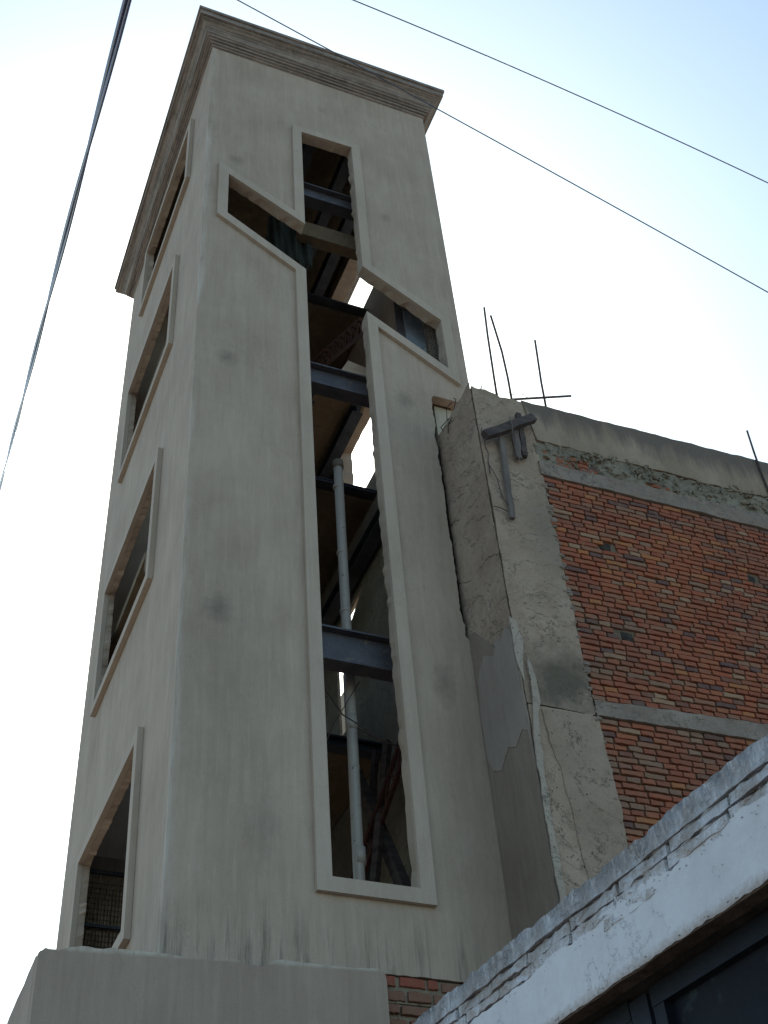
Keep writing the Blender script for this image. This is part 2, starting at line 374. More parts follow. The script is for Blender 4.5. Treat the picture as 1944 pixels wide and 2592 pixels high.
def offset(loop, d):
    """offset polygon outward by d (loop given counter-clockwise)"""
    n = len(loop); out = []
    for i in range(n):
        a, b, c = Vector(loop[i-1]), Vector(loop[i]), Vector(loop[(i+1)%n])
        e1 = (b-a).normalized(); e2 = (c-b).normalized()
        n1 = Vector((e1.y, -e1.x)); n2 = Vector((e2.y, -e2.x)); bis = (n1+n2).normalized()
        out.append(b+bis*d/max(.35, bis.dot(n1)))
    return out
def ccw(l):
    a = sum(l[i-1][0]*l[i][1]-l[i][0]*l[i-1][1] for i in range(len(l))); return l if a > 0 else l[::-1]
def rough_box(name, b, mat, parent, step=.08, amp=.012, seed=0, topf=None, smooth=False):
    x0,x1,y0,y1,z0,z1 = b; bm = bmesh.new()
    nx,ny,nz_ = [max(1, round(v/step)) for v in (x1-x0, y1-y0, z1-z0)]
    cache = {}
    def V(i,j,k):
        if (i,j,k) in cache: return cache[(i,j,k)]
        p = Vector((x0+(x1-x0)*i/nx, y0+(y1-y0)*j/ny, z0+(z1-z0)*k/nz_))
        if topf and k == nz_: p.z += topf(p.x, p.y)
        q = noise.noise_vector(p*5+Vector((seed,)*3))*.6+noise.noise_vector(p*17+Vector((seed,)*3))*.4
        p2 = p+q*amp
        cache[(i,j,k)] = bm.verts.new(p2); return cache[(i,j,k)]
    for j in range(ny):
        for k in range(nz_):
            for i in (0, nx): bm.faces.new([V(i,j,k),V(i,j+1,k),V(i,j+1,k+1),V(i,j,k+1)])
    for i in range(nx):
        for k in range(nz_):
            for j in (0, ny): bm.faces.new([V(i,j,k),V(i+1,j,k),V(i+1,j,k+1),V(i,j,k+1)])
    for i in range(nx):
        for j in range(ny):
            for k in (0, nz_): bm.faces.new([V(i,j,k),V(i+1,j,k),V(i+1,j+1,k),V(i,j+1,k)])
    return bm_obj(name, bm, mat, parent, smooth)

# ------------------------------------------------------------------ ground
g = box('ground', (-400, 400, -300, 600, -1.9, -1.6), M['dirt']); g['kind'] = 'structure'

# ================================================================== THE STAIR TOWER
W, D, T = 2.9, 4.1, .10
ZT, ZC = 15.6, 16.05
tower = thing('stair_tower', 'tall unfinished grey plastered stair tower with a cross shaped cut opening and heavy cornice', 'tower')
slot = ccw([(1.14, 4.245), (1.79, 4.245), (1.79, 10.81), (2.665, 10.21), (2.665, 11.03), (1.79, 11.62), (1.79, 14.13), (1.14, 14.11), (1.138, 12.11), (.257, 12.66), (.257, 11.875), (1.128, 11.25)])
# front wall: lower part is narrower where the neighbour's column meets it; upper part juts out over it
edge = [(2.497, 3.615), (2.497, 6.6)]
z = 6.65
while z < 9.72:
    edge.append((2.440-.012*math.sin(min(1,(z-6.6)/.8)*1.57)+.022*nz((z*5, 1), 1, 4)+.012*nz((z*23, 1), 1, 6), z)); z += .04
bot = []
x = 2.44
while x > 1.5: bot.append((x, 3.625+.010*nz((x*9, 2), 1, 8)+.005*nz((x*40, 2), 1, 9))); x -= .05
outer = [(0, 3.45), ] + [(1.44, 3.45), (1.44, 3.62)] + bot[::-1] + edge + [(2.46, 9.75), (2.8, 9.75), (2.9, 9.93), (2.9, ZT), (0, ZT)]
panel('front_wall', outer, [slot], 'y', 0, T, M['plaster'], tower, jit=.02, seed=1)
panel('opening_frame', offset(slot, .112), [slot], 'y', -.042, .040, M['band'], tower, seed=2)
lw = [ [(.86, 13.80), (3.04, 14.02), (3.05, 15.28), (.86, 14.98)],
       [(1.12, 10.90), (3.23, 11.03), (3.28, 12.50), (1.12, 12.32)],
       [(1.19, 7.66), (3.27, 7.72), (3.34, 9.22), (1.19, 9.14)],
       [(.98, 4.20), (3.08, 4.25), (3.12, 5.86), (1.06, 5.79)] ]
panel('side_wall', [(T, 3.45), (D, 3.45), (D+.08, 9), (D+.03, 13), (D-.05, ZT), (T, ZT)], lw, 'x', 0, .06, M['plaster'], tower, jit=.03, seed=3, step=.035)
for i, q in enumerate(lw):
    panel('window_frame', offset(ccw(q), .105), [ccw(q)], 'x', -.05, .048, M['band'], tower, seed=4+i)
# rear and right walls
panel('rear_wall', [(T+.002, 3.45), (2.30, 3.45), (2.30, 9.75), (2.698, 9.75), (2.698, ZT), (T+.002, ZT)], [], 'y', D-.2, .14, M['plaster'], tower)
rw_up = [[(1.15, 13.8), (3.14, 13.8), (3.12, 15.38), (1.15, 15.3)], [(1.15, 10.75), (3.14, 10.75), (3.13, 12.22), (1.15, 12.2)]]
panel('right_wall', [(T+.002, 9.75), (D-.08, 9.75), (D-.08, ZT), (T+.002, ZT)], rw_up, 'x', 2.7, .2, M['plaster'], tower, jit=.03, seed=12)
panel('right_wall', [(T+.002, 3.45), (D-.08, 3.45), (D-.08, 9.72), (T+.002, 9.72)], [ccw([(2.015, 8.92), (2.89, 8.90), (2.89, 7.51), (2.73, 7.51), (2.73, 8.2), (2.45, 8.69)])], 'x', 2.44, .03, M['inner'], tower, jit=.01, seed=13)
box('gap_backing', (2.476, 3.05, .112, .6, -1.0, 9.12), M['deep'], tower)  # added dark box: closes the gap, the crack's shade put into its colour
box('overhang_slab', (2.475, 2.698, T+.002, D-.1, 9.76, 9.84), M['soffit'], tower)
box('rubble_infill', (2.52, 2.88, .12, .5, 8.9, 9.74), M['cream'], tower)
# cornice: stacked fillets, a cove and a fascia, swept round the tower
prof = [(.0, ZT-.01), (.022, ZT), (.022, ZT+.035), (.045, ZT+.038), (.045, ZT+.075), (.068, ZT+.078), (.068, ZT+.112), (.09, ZT+.116), (.09, ZT+.15), (.108, ZT+.16),
        (.118, ZT+.20), (.14, ZT+.245), (.172, ZT+.28), (.205, ZT+.3), (.205, ZT+.325), (.235, ZT+.33), (.235, ZT+.42), (.256, ZT+.425), (.256, ZC+.03), (-.1, ZC+.04)]
cv = []; cf = []
ring_pts = []
def ringpt(s, o, z):
    cs = [(-o, -o), (W+o, -o), (W+o, D+o), (-o, D+o)]; k = int(s) % 4; t = s-int(s)
    a, b = Vector(cs[k]), Vector(cs[(k+1)%4]); p = a.lerp(b, t); return p
segs = 48
for (o, zz) in prof:
    for s in range(4*segs):
        p = ringpt(s/segs, o, zz)
        wv = .005*nz((p.x*1.3, p.y*1.3+zz*3), 1, 5)+.003*nz((p.x*9, p.y*9+zz*7), 1, 7)
        cv.append((p.x, p.y, zz+wv*(1 if o > 0 else 0)))
ns = 4*segs
for i in range(len(prof)-1):
    for s in range(ns): cf.append((i*ns+s, i*ns+(s+1)%ns, (i+1)*ns+(s+1)%ns, (i+1)*ns+s))
mesh_obj('cornice', cv, cf, M['cornice'], tower)
box('roof_slab', (.08, W-.08, .08, D-.08, ZT+.1, ZC+.02), M['soffit'], tower)
# brick foot of the tower, bare below the plaster
box('base_wall', (.0, 2.49, .03, .3, -1.6, 3.44), M['basemortar'], tower)
box('base_wall', (1.442, 2.49, .018, .19, 3.442, 3.615), M['basemortar'], tower)
box('base_wall', (.0, .3, .302, D, -1.6, 3.44), M['mortar'], tower)

# floors and steel inside
def ibeam(name, x0, x1, y, z0, z1, mat, wd=.15):
    bm = bmesh.new(); t = .018
    add_box(bm, x0, x1, y-wd/2, y+wd/2, z0, z0+t); add_box(bm, x0, x1, y-wd/2, y+wd/2, z1-t, z1)
    add_box(bm, x0, x1, y-.007, y+.007, z0+t+.0005, z1-t-.0005)
    return bm_obj(name, bm, mat, tower)
def ibeam_y(name, y0, y1, x, z0, z1, mat, wd=.14):
    bm = bmesh.new(); t = .016
    add_box(bm, x-wd/2, x+wd/2, y0, y1, z0, z0+t); add_box(bm, x-wd/2, x+wd/2, y0, y1, z1-t, z1)
    add_box(bm, x-.007, x+.007, y0, y1, z0+t+.0005, z1-t-.0005)
    return bm_obj(name, bm, mat, tower)
for i, (z0, z1) in enumerate([(6.37, 6.72), (9.84, 10.15), (13.27, 13.56)]):
    xr = 2.43 if z1 < 9.7 else 2.69
    ibeam('steel_beam', T, xr, .36, z0, z1, M['steel'])
    ibeam('steel_beam', T, xr, 1.85, z0+.26, z1-.0 if z1 > 9 else z1+.03, M['steel_dark'], .12)
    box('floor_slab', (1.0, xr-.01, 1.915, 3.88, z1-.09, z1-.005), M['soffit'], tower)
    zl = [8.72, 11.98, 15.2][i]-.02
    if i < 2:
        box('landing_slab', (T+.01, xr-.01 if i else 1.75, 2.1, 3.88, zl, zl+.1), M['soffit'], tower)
        if i:
            for xj in (xr-.12, xr-.75): ibeam_y('steel_joist', 2.11, 3.87, xj, zl-.15, zl-.001, M['steel_dark'])
        else:
            ibeam_y('steel_joist', .45, 3.87, 2.33, 8.98, 9.14, M['steel_dark']); ibeam_y('steel_joist', 2.11, 3.87, 1.66, zl-.15, zl-.001, M['steel_dark'])
    # sloped flight along the left wall with a strip of steps
    bm = bmesh.new(); n_ = 9
    y0, zz0, y1, zz1 = .46, z1, 2.08, [8.74, 12.02, 15.1][i]
    for k in range(n_):
        ya, yb = y0+(y1-y0)*k/n_, y0+(y1-y0)*(k+1)/n_; za = zz0+(zz1-zz0)*(k+1)/n_
        add_box(bm, T+.01, .98, ya, yb-.0008, za-.26, za)
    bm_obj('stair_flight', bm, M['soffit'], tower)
for x in (1.55, 2.1, 2.45): ibeam_y('steel_joist', .22, 3.85, x, 15.2, 15.42, M['steel_dark'])
box('landing_slab', (T+.01, 2.42, 2.1, 3.88, 3.8, 3.9), M['soffit'], tower)
box('wall_strip', (1.25, 2.69, .5, .62, 12.78, 13.06), M['soffit'], tower)
box('concrete_pad', (1.30, 2.6, .68, .78, 13.0, 13.2), M['inner'], tower)
# rusty lattice girders
def lattice(a, b, h, sg):
    bm = bmesh.new(); a = Vector(a); b = Vector(b); up = Vector((0, 0, h))
    add_bar(bm, a, b, .035); add_bar(bm, a+up, b+up, .035)
    for k in range(sg):
        p = a.lerp(b, k/sg); q = a.lerp(b, (k+1)/sg); mid = p.lerp(q, .5)
        add_bar(bm, p, mid+up, .018); add_bar(bm, mid+up, q, .018)
    return bm_obj('lattice_girder', bm, M['rust'], tower)
lattice((1.95, 2.0, 12.15), (1.95, .45, 11.1), .26, 9)
lattice((1.95, 1.7, 4.9), (2.2, .5, 6.2), .2, 6)
bm = bmesh.new()
add_bar(bm, (2.18, .6, 4.0), (2.05, 1.7, 6.4), .09); add_bar(bm, (1.9, 1.4, 4.0), (2.25, 1.6, 6.5), .05); add_bar(bm, (1.75, 1.0, 3.9), (2.24, 1.3, 6.4), .06)
bm_obj('timber_prop', bm, M['wood_dark'], tower)
bm = bmesh.new(); add_bar(bm, (2.24, .8, 3.8), (2.2, .8, 6.45), .012); add_bar(bm, (2.1, .6, 3.8), (2.22, .7, 5.0), .012)
bm_obj('red_bar', bm, mat_simple('red_bar_paint', (.3, .03, .02), (.4, .05, .03), .6), tower)
bm = bmesh.new(); add_tube(bm, [(1.6, .45, 5.86), (1.8, .5, 5.82), (2.3, .5, 5.72)], .008, 6)
add_tube(bm, [(1.38, .55, 6.25), (1.5, .5, 6.0), (1.68, .45, 5.86)], .006, 6); add_tube(bm, [(1.3, .5, 5.6), (1.42, .5, 5.9), (1.66, .5, 6.36)], .006, 6)
bm_obj('reinforcing_bar', bm, M['rebar'], tower)
# drain pipe
px_, py_ = 1.625, .62
pipe_pts = [(px_-.02, py_, 3.5), (px_-.012, py_, 5.0), (px_, py_, 6.3), (px_+.006, py_, 7.7), (px_+.012, py_, 9.08)]
bm = bmesh.new(); add_tube(bm, pipe_pts, .045, 20)
pipe = bm_obj('drain_pipe', bm, M['pipe'], tower, True)
for zz in (6.02, 8.76, 7.9, 7.2, 5.6, 4.82, 4.45):
    bm = bmesh.new(); big = zz in (6.02, 4.82); hh = .07 if big else .012
    add_tube(bm, [(px_-.004, py_, zz-hh), (px_-.004, py_, zz+hh)], .051 if big else .0465, 20)
    bm_obj('pipe_collar', bm, M['pipe'], pipe, True)
bm = bmesh.new(); add_tube(bm, [(px_+.012, py_, 9.03), (px_+.012, py_, 9.12)], .055, 16)
bm_obj('pipe_collar', bm, M['inner'], pipe, True)

# things left lying in and on the tower
bm = bmesh.new(); add_bar(bm, (1.62, .45, 10.24), (1.98, .26, 10.26), .24, .03, (0, 0, 1))
bd = bmesh.new()
v = [(1.60, .29, 10.156), (1.92, .29, 10.156), (1.98, .33, 10.33), (1.70, .33, 10.39)]
vb = [(p[0], p[1]+.03, p[2]) for p in v]
bm.free(); bd.free()
o = mesh_obj('wooden_board', v+vb, [(0,1,2,3), (4,5,6,7), (0,1,5,4), (1,2,6,5), (2,3,7,6), (3,0,4,7)], M['board'])
tag(o, 'pale tan board standing loose on the middle steel beam in the slot', 'board')
# blue grey sheet behind the right arm of the opening
sh = thing('sheet_panel', 'blue grey metal sheet behind the right arm of the cross opening', 'sheet')
box('sheet', (2.43, 2.655, .345, .36, 10.7, 11.72), M['sheet'], sh)
box('sheet_fold', (2.33, 2.428, .36, .375, 10.7, 11.8), M['steel'], sh)
box('top_rail', (2.40, 2.655, .325, .343, 11.60, 11.68), M['inner'], sh)
# wire mesh beside it
def wire_mesh(name, label, o, ux, uz, nx, nz2, r, parent_cat):
    t = thing(name, label, parent_cat); o = Vector(o); ux = Vector(ux); uz = Vector(uz)
    bm = bmesh.new()
    for i in range(nx+1):
        p = o+ux*i/nx; jx = ux.normalized()*random.uniform(-.004, .004); add_tube(bm, [p+jx, p+uz*.5-jx, p+uz+jx], r, 5)
    bm_obj('wire_strand', bm, M['mesh'], t)['kind'] = 'stuff'
    bm = bmesh.new()
    for k in range(nz2+1):
        p = o+uz*k/nz2+Vector((0, -r*1.6, 0)); add_tube(bm, [p, p+ux*.5+Vector((0, 0, random.uniform(-.004, .004))), p+ux], r, 5)
    bm_obj('cross_wire', bm, M['mesh'], t)['kind'] = 'stuff'
    return t
t = wire_mesh('wire_mesh', 'dense dark wire mesh in the far right end of the cross opening', (2.568, .17, 10.5), (.126, 0, 0), (0, 0, 1.15), 7, 40, .0032, 'mesh')

bm = bmesh.new(); add_tube(bm, [(2.67, .15, 11.34), (2.60, .14, 11.26), (2.62, .16, 11.15)], .007, 6); bm_obj('loose_wire', bm, M['mesh'], t)
# lattice screen behind the lowest side window
t = thing('cane_screen', 'brown cane screen with dark rails behind the lowest side window', 'screen')
for i in range(44):
    xx = .11+i*.031; bm = bmesh.new(); add_tube(bm, [(xx, 3.42, 4.1), (xx+random.uniform(-.004,.004), 3.42, 5.94)], .0115, 6); bm_obj('cane', bm, M['cane'], t)
for zz in (4.52, 4.9, 5.41, 5.93):
    box('rail', (.07, 1.65, 3.36, 3.39, zz, zz+.03), M['steel_dark'], t)
box('head_board', (.07, 1.65, 3.365, 3.40, 5.97, 6.10), M['wood'], t)
bm = bmesh.new()
for k in range(34): add_tube(bm, [(.08, 3.40, 4.2+k*.05), (1.5, 3.40, 4.2+k*.05+random.uniform(-.01, .01))], .003, 5)
bm_obj('cross_wire', bm, M['mesh'], t)['kind'] = 'stuff'
# green cloth hanging inside the left arm
gx, gy = 28, 18; cv2 = []; cf2 = []
for j in range(gy+1):
    for i in range(gx+1):
        a = i/gx; b = j/gy
        cv2.append((.93+.53*a+.04*b*math.sin(a*3), .62+.035*math.sin(a*17+b*2)+.02*math.sin(a*41), 13.19-.9*b*(.82+.18*a)-.03*math.sin(a*math.pi)))
for j in range(gy):
    for i in range(gx): k = j*(gx+1)+i; cf2.append((k, k+1, k+gx+2, k+gx+1))
o = mesh_obj('hanging_cloth', cv2, cf2, M['cloth'], None, True)
sm = o.modifiers.new('thickness', 'SOLIDIFY'); sm.thickness = .004
tag(o, 'dark green cloth hanging inside the left arm of the cross opening', 'cloth')

# ================================================================== bricks
def brick_mesh(L, H, Dp, rnd, seed, nx=4, fl=1.1):
    """a brick with a slightly lumpy front edge, about 40 triangles; origin at centre of the front"""
    R = random.Random(seed); verts = []; faces = []
    # front ring (rounded rectangle) + back ring
    ring = []
    for i in range(nx+1): ring.append((-L/2+L*i/nx, -H/2))
    for i in range(nx+1): ring.append((L/2-L*i/nx, H/2))
    n = len(ring)
    for (x, z) in ring:
        verts.append((x*(1-.02)+R.uniform(-rnd, rnd)*.5, R.uniform(-rnd, rnd)*.6, z*.9+R.uniform(-rnd, rnd)*.7))
    for (x, z), v in zip(ring, list(verts)):
        verts.append((v[0]*1.02, .007, v[2]*fl))
    for (x, z) in ring: verts.append((x, Dp, z))
    faces.append(tuple(range(n)))
    for k in (0, n):
        for i in range(n): faces.append((k+i, k+(i+1)%n, k+n+(i+1)%n, k+n+i))
    me = bpy.data.meshes.new('brick'); me.from_pydata(verts, [], faces)
    bm = bmesh.new(); bm.from_mesh(me); bmesh.ops.recalc_face_normals(bm, faces=bm.faces); bm.to_mesh(me); bm.free()
    return me
variants = {'h': [brick_mesh(.106, .0425, .05, .005, s, 3) for s in range(10)], 's': [brick_mesh(.188, .0425, .05, .005, 50+s, 5) for s in range(10)]}
for l in variants.values():
    for me in l: me.materials.append(M['brick'])

# ================================================================== NEIGHBOUR'S BUILDING
YN = -.67
nb = thing('brick_building', 'unfinished brick building with concrete corner column beside the tower', 'building')
def coltop(x, y):
    return .035*noise.noise(Vector((x*6, y*6, 1)))+.02*noise.noise(Vector((x*19, y*19, 5)))+(.05 if x < 2.75 and y < -.3 else 0)-.02
rough_box('column', (2.5, 3.085, YN, .10, 5.52, 9.13), M['column'], nb, .05, .014, 3, coltop)
rough_box('column', (2.5, 3.10, YN-.012, .10, -1.6, 5.5), M['column'], nb, .07, .01, 9)
# rough left face of the column: board marked concrete skin
def skin(name, pts, axis, front, depth, mat, rag, seed, step=.05):
    return panel(name, ccw(pts), [], axis, front, depth, mat, nb, rag=rag, seed=seed, step=step)
def surf_grid(name, y0, y1, z0, z1, xf, mat, seed, amp):
    bm = bmesh.new(); st = .035; ny = int((y1-y0)/st); nzz = int((z1-z0)/st); g_ = []
    for k in range(nzz+1):
        row = []
        for j in range(ny+1):
            y = y0+(y1-y0)*j/ny; z = z0+(z1-z0)*k/nzz
            p = Vector((0, y, z)); d = noise.noise(p*4+Vector((seed,)*3))*.6+noise.noise(p*13+Vector((seed,)*3))*.3+noise.noise(p*38)*.18
            board = .45*((z*4.2+y*1.4+.4*noise.noise(p*1.5)) % 1.0)
            if j == 0: d *= .4
            row.append(bm.verts.new((xf-.012+amp*(d+board*.6), y, z+(.04*noise.noise(Vector((y*7, 0, 3))) if k == nzz else 0))))
        g_.append(row)
    for k in range(nzz):
        for j in range(ny): bm.faces.new([g_[k][j], g_[k][j+1], g_[k+1][j+1], g_[k+1][j]])
    return bm_obj(name, bm, mat, nb, True)
surf_grid('column_side', YN-.004, .06, 6.15, 9.2, 2.492, M['side'], 2, .014)
# plaster run from the tower onto the column, with a paler new patch and a ragged edge
bmr = [(-.676, 6.26), (-.52, 6.30), (-.42, 6.2), (-.36, 6.28), (-.22, 6.45), (-.1, 6.62), (-.004, 6.66)]
skin('column_plaster', [(-.004, -1.6), (-.676, -1.6)]+bmr, 'x', 2.468, .02, M['damp'], .012, 5)
skin('column_plaster', [(-.674, 6.2), (-.6, 6.28), (-.5, 6.22), (-.42, 6.3), (-.36, 6.17), (-.2, 6.3), (-.06, 6.16), (-.02, 5.9), (-.03, 5.4), (-.1, 5.28), (-.22, 5.2), (-.36, 5.32), (-.47, 5.24), (-.6, 5.32), (-.674, 5.26)], 'x', 2.463, .004, M['smooth'], .012, 6, .03)
# pale cement spread along the column's arris and lower front
skin('cement_edge', [(2.47, 3.0), (2.53, 3.0), (2.525, 3.9), (2.515, 4.5), (2.53, 5.0), (2.56, 5.4), (2.60, 5.52), (2.60, 5.7), (2.575, 5.9), (2.545, 5.98), (2.555, 5.75), (2.53, 5.5), (2.49, 5.2), (2.475, 4.6)], 'y', YN-.030, .012, M['edgecoat'], .010, 7, .03)
skin('cement_edge', [(2.465, 6.32), (2.52, 6.28), (2.55, 6.1), (2.52, 5.95), (2.50, 5.7), (2.465, 5.85)], 'y', YN-.024, .012, M['edgecoat'], .008, 8, .03)
skin('cement_skin', [(2.60, 5.47), (3.04, 5.50), (3.10, 5.1), (3.12, 4.7), (3.08, 4.3), (3.12, 3.6), (3.1, 3.0), (2.78, 3.0), (2.72, 4.2), (2.68, 4.9), (2.63, 5.2)], 'y', YN-.020, .006, M['column2'], .016, 9, .03)
# parapet with ragged lower edge
bl = []; x = 3.1
while x < 8.3: bl.append((x, 8.60+.028*(x-3.1)*.6+.05*nz((x*2.2, 0), 1, 3)+.025*nz((x*9, 0), 1, 5))); x += .06
tl = []; x = 8.3
while x > 3.0: tl.append((x, 9.13+.026*(x-3.1)+.012*nz((x*5, 0), 1, 8)+.008*nz((x*21, 0), 1, 9))); x -= .06
panel('parapet', bl+tl, [], 'y', YN-.012, .34, M['parapet'], nb, step=.2)
def band(name, x0, x1, zb, zt, y, dp, mat, seed):
    bm = bmesh.new(); k = int((x1-x0)/.07); rows = 6; prev = None
    G_ = []
    for i in range(k+1):
        x = x0+(x1-x0)*i/k; colv = []
        for j in range(rows+1):
            t = j/rows; z = zb(x)+(zt(x)-zb(x))*t + (.008*nz((x*9, t*3), 1, seed) if j in (0, rows) else 0)
            colv.append(bm.verts.new((x, y+.010*nz((x*4, z*9), 1, seed+2)+.005*nz((x*15, z*20), 1, seed+4), z)))
        colv.append(bm.verts.new((x, y+dp, zt(x)))); colv.insert(0, bm.verts.new((x, y+dp, zb(x))))
        G_.append(colv)
    for a, b in zip(G_, G_[1:]):
        for j in range(len(a)-1): bm.faces.new([a[j], b[j], b[j+1], a[j+1]])
    return bm_obj(name, bm, mat, nb)
band('ring_beam', 3.06, 8.3, lambda x: 8.135+.014*(x-3.1), lambda x: 8.305+.03*(x-3.1)*.9, YN-.016, .25, M['grey'], 2)
band('ring_beam', 3.09, 8.3, lambda x: 5.515+.038*(x-3.1), lambda x: 5.655+.062*(x-3.1), YN-.018, .25, M['grey'], 7)
# mortar body behind the bricks
rough_box('mortar_bed', (3.0, 8.3, YN+.026, YN+.34, -1.6, 8.98), M['mortar'], nb, .09, .012, 4)
rough_box('rubble_strip', (3.06, 8.3, YN+.004, YN+.05, 8.30, 8.62), M['rubble'], nb, .045, .04, 6)
def project(p):
    d = Vector(p)-CAMP; z = d.dot(f_); return 829.5+2756.4*d.dot(r_)/z, 1106-2756.4*d.dot(u_)/z, z
def visible(p):
    x, y, z = project(p)
    if not (0 <= x <= 1659 and 0 <= y <= 2212): return None
    d = Vector(p)-CAMP; t = -CAMP.x/d.x; q = CAMP+d*t
    if q.z < 1.69+.084*(q.y+3.6): return None
    return z
holes = [(3.584, 7.418), (5.105, 7.44), (3.574, 6.411), (3.571, 5.17), (4.75, 6.7)]
rows = []
def lay(zb, zt, tilt_b, tilt_t, seed):
    R = random.Random(seed); n = round((zt-zb)/.0557)
    for i in range(n):
        x = 3.065+R.uniform(0, .06)
        while x < 8.1:
            st = R.random() < .32
            L = (.19 if st else .108)*R.uniform(.93, 1.07)
            xc = x+L/2; t = (i+.5)/n
            b_ = zb+tilt_b*(xc-3.1); t_ = zt+tilt_t*(xc-3.1)
            zc = b_+(t_-b_)*t+.010*nz((xc*.9, i*.35), 1, seed)+.004*nz((xc*4, i*2.0), 1, seed+1)
            hs = ((t_-b_)/n)/.0557
            if not any(abs(xc-h[0]) < .06 and abs(zc-h[1]) < .045 for h in holes[:4]):
                rows.append((xc, zc, L, 's' if st else 'h', hs, R.random()))
            x += L+.012+R.uniform(0, .006)
lay(5.66, 8.13, .062, .014, 11)
lay(3.4, 5.51, .03, .038, 12)
for (x0, x1, z0) in [(3.12, 3.62, 8.46), (3.10, 3.75, 8.40), (3.2, 3.9, 8.345), (4.0, 4.5, 8.37), (4.5, 4.7, 8.33)]:
    x = x0
    while x < x1: rows.append((x+.06, z0+.02*(x-3.1), .11, 'h', 1, random.random())); x += .13
for hx, hz in holes[:4]:
    rough_box('putlog_hole', (hx-.052, hx+.05, YN+.012, YN+.06, hz-.042, hz+.04), M['deep'], nb, .03, .012, int(hx*10))  # solid dark boxes: the shade inside each hole painted as colour
sc_ = []
for i, b in enumerate(rows):
    z = visible((b[0], YN, b[1])); sc_.append((0 if z is None else b[2]/z**2, i))
sc_.sort(reverse=True)
single = set(i for s, i in sc_[:290] if s > 0)
sv = []; sf = []; tones = []
for i, (xc, zc, L, k, hs, rv) in enumerate(rows):
    me = variants[k][int(rv*997) % 10]; yy = YN+.006*(nz((xc*11, zc*37), 1, 4))+(.004 if rv > .8 else 0)
    sx = L/(.19 if k == 's' else .108); tilt = .03*nz((xc*7, zc*31), 1, 9)
    if i in single:
        o = bpy.data.objects.new('brick', me); COL.objects.link(o); o.parent = nb
        o.location = (xc, yy, zc); o.scale = (sx, 1, hs); o.rotation_euler = (0, tilt, 0)
    else:
        base = len(sv); ct, s_ = math.cos(tilt), math.sin(tilt)
        for v in me.vertices:
            x_, z_ = v.co.x*sx, v.co.z*hs
            sv.append((xc+x_*ct+z_*s_, yy+v.co.y, zc-x_*s_+z_*ct))
        for p in me.polygons: sf.append(tuple(base+q for q in p.vertices)); tones.append(rv)
me = bpy.data.meshes.new('brickwork'); me.from_pydata(sv, [], sf)
at = me.attributes.new('tone', 'FLOAT', 'FACE'); at.data.foreach_set('value', tones)
me.materials.append(M['brick_far']); o = bpy.data.objects.new('brickwork', me); COL.objects.link(o); o.parent = nb; o['kind'] = 'stuff'
box('rear_parapet', (3.0, 3.2, 2.7, 5.5, 5.0, 9.08), M['cream'], nb)
# chips of mortar along the column edge
bm = bmesh.new(); R = random.Random(3)
for k in range(70):
    z = 4.4+R.random()*3.7; s = R.uniform(.01, .026)
    mt = Matrix.Translation((3.085+R.uniform(-.012, .02), YN-.004+R.uniform(-.006, .006), z)) @ Matrix.Diagonal((s*1.4, s*.6, s, 1))
    bmesh.ops.create_icosphere(bm, subdivisions=1, radius=1, matrix=mt)
for v in bm.verts: v.co += noise.noise_vector(v.co*60)*.008
bm_obj('mortar_crumbs', bm, M['grey'], nb)['kind'] = 'stuff'
bm = bmesh.new()
for k in range(300):
    x = 3.15+R.random()*3.2; z = 8.54-.0+.02*(x-3.1)+R.uniform(-.2, .07)+.03*math.sin(x*5); s = R.uniform(.006, .022)*(1 if R.random() < .85 else 1.5)
    if z < 8.32: continue
    mt = Matrix.Translation((x, YN-.006+R.uniform(-.02, .02), z)) @ Matrix.Rotation(R.random()*3, 4, 'Y') @ Matrix.Diagonal((s*2.2, s*.8, s*.7, 1))
    bmesh.ops.create_icosphere(bm, subdivisions=1, radius=1, matrix=mt)
for v in bm.verts: v.co += noise.noise_vector(v.co*45)*.01
bm_obj('rubble_stones', bm, M['rubble'], nb)['kind'] = 'stuff'
# reinforcing bars and tie wire
for pts in [[(2.80, YN+.05, 9.0), (2.82, YN+.05, 9.7), (2.80, YN+.05, 9.35), ][:0] or [(2.785, YN+.04, 9.0), (2.80, YN+.04, 9.5), (2.82, YN+.04, 10.1), (2.845, YN+.04, 10.58)],
            [(2.945, YN+.04, 9.0), (2.955, YN+.04, 9.5), (2.95, YN+.04, 9.9), (2.905, YN+.04, 10.47)],
            [(3.33, YN+.06, 9.0), (3.35, YN+.06, 9.6), (3.395, YN+.06, 10.29)],
            [(5.70, YN-.03, 8.4), (5.70, YN-.03, 9.0), (5.71, YN-.03, 9.3), (5.73, YN-.03, 9.63)]]:
    bm = bmesh.new(); add_tube(bm, pts, .0115, 8); bm_obj('reinforcing_bar', bm, M['rebar'], nb, True)
bm = bmesh.new(); add_tube(bm, [(2.86, YN+.02, 9.09), (2.955, YN+.02, 9.155), (3.3, YN+.02, 9.31), (3.635, YN+.02, 9.46)], .012, 8)
bm_obj('reinforcing_bar', bm, M['rebar'], nb, True)
def wiggle(p, q, amp, n, seed):
    R = random.Random(seed); p, q = Vector(p), Vector(q)
    return [p.lerp(q, i/n)+Vector([R.uniform(-amp, amp) for _ in range(3)])*(1 if 0 < i < n else .2) for i in range(n+1)]
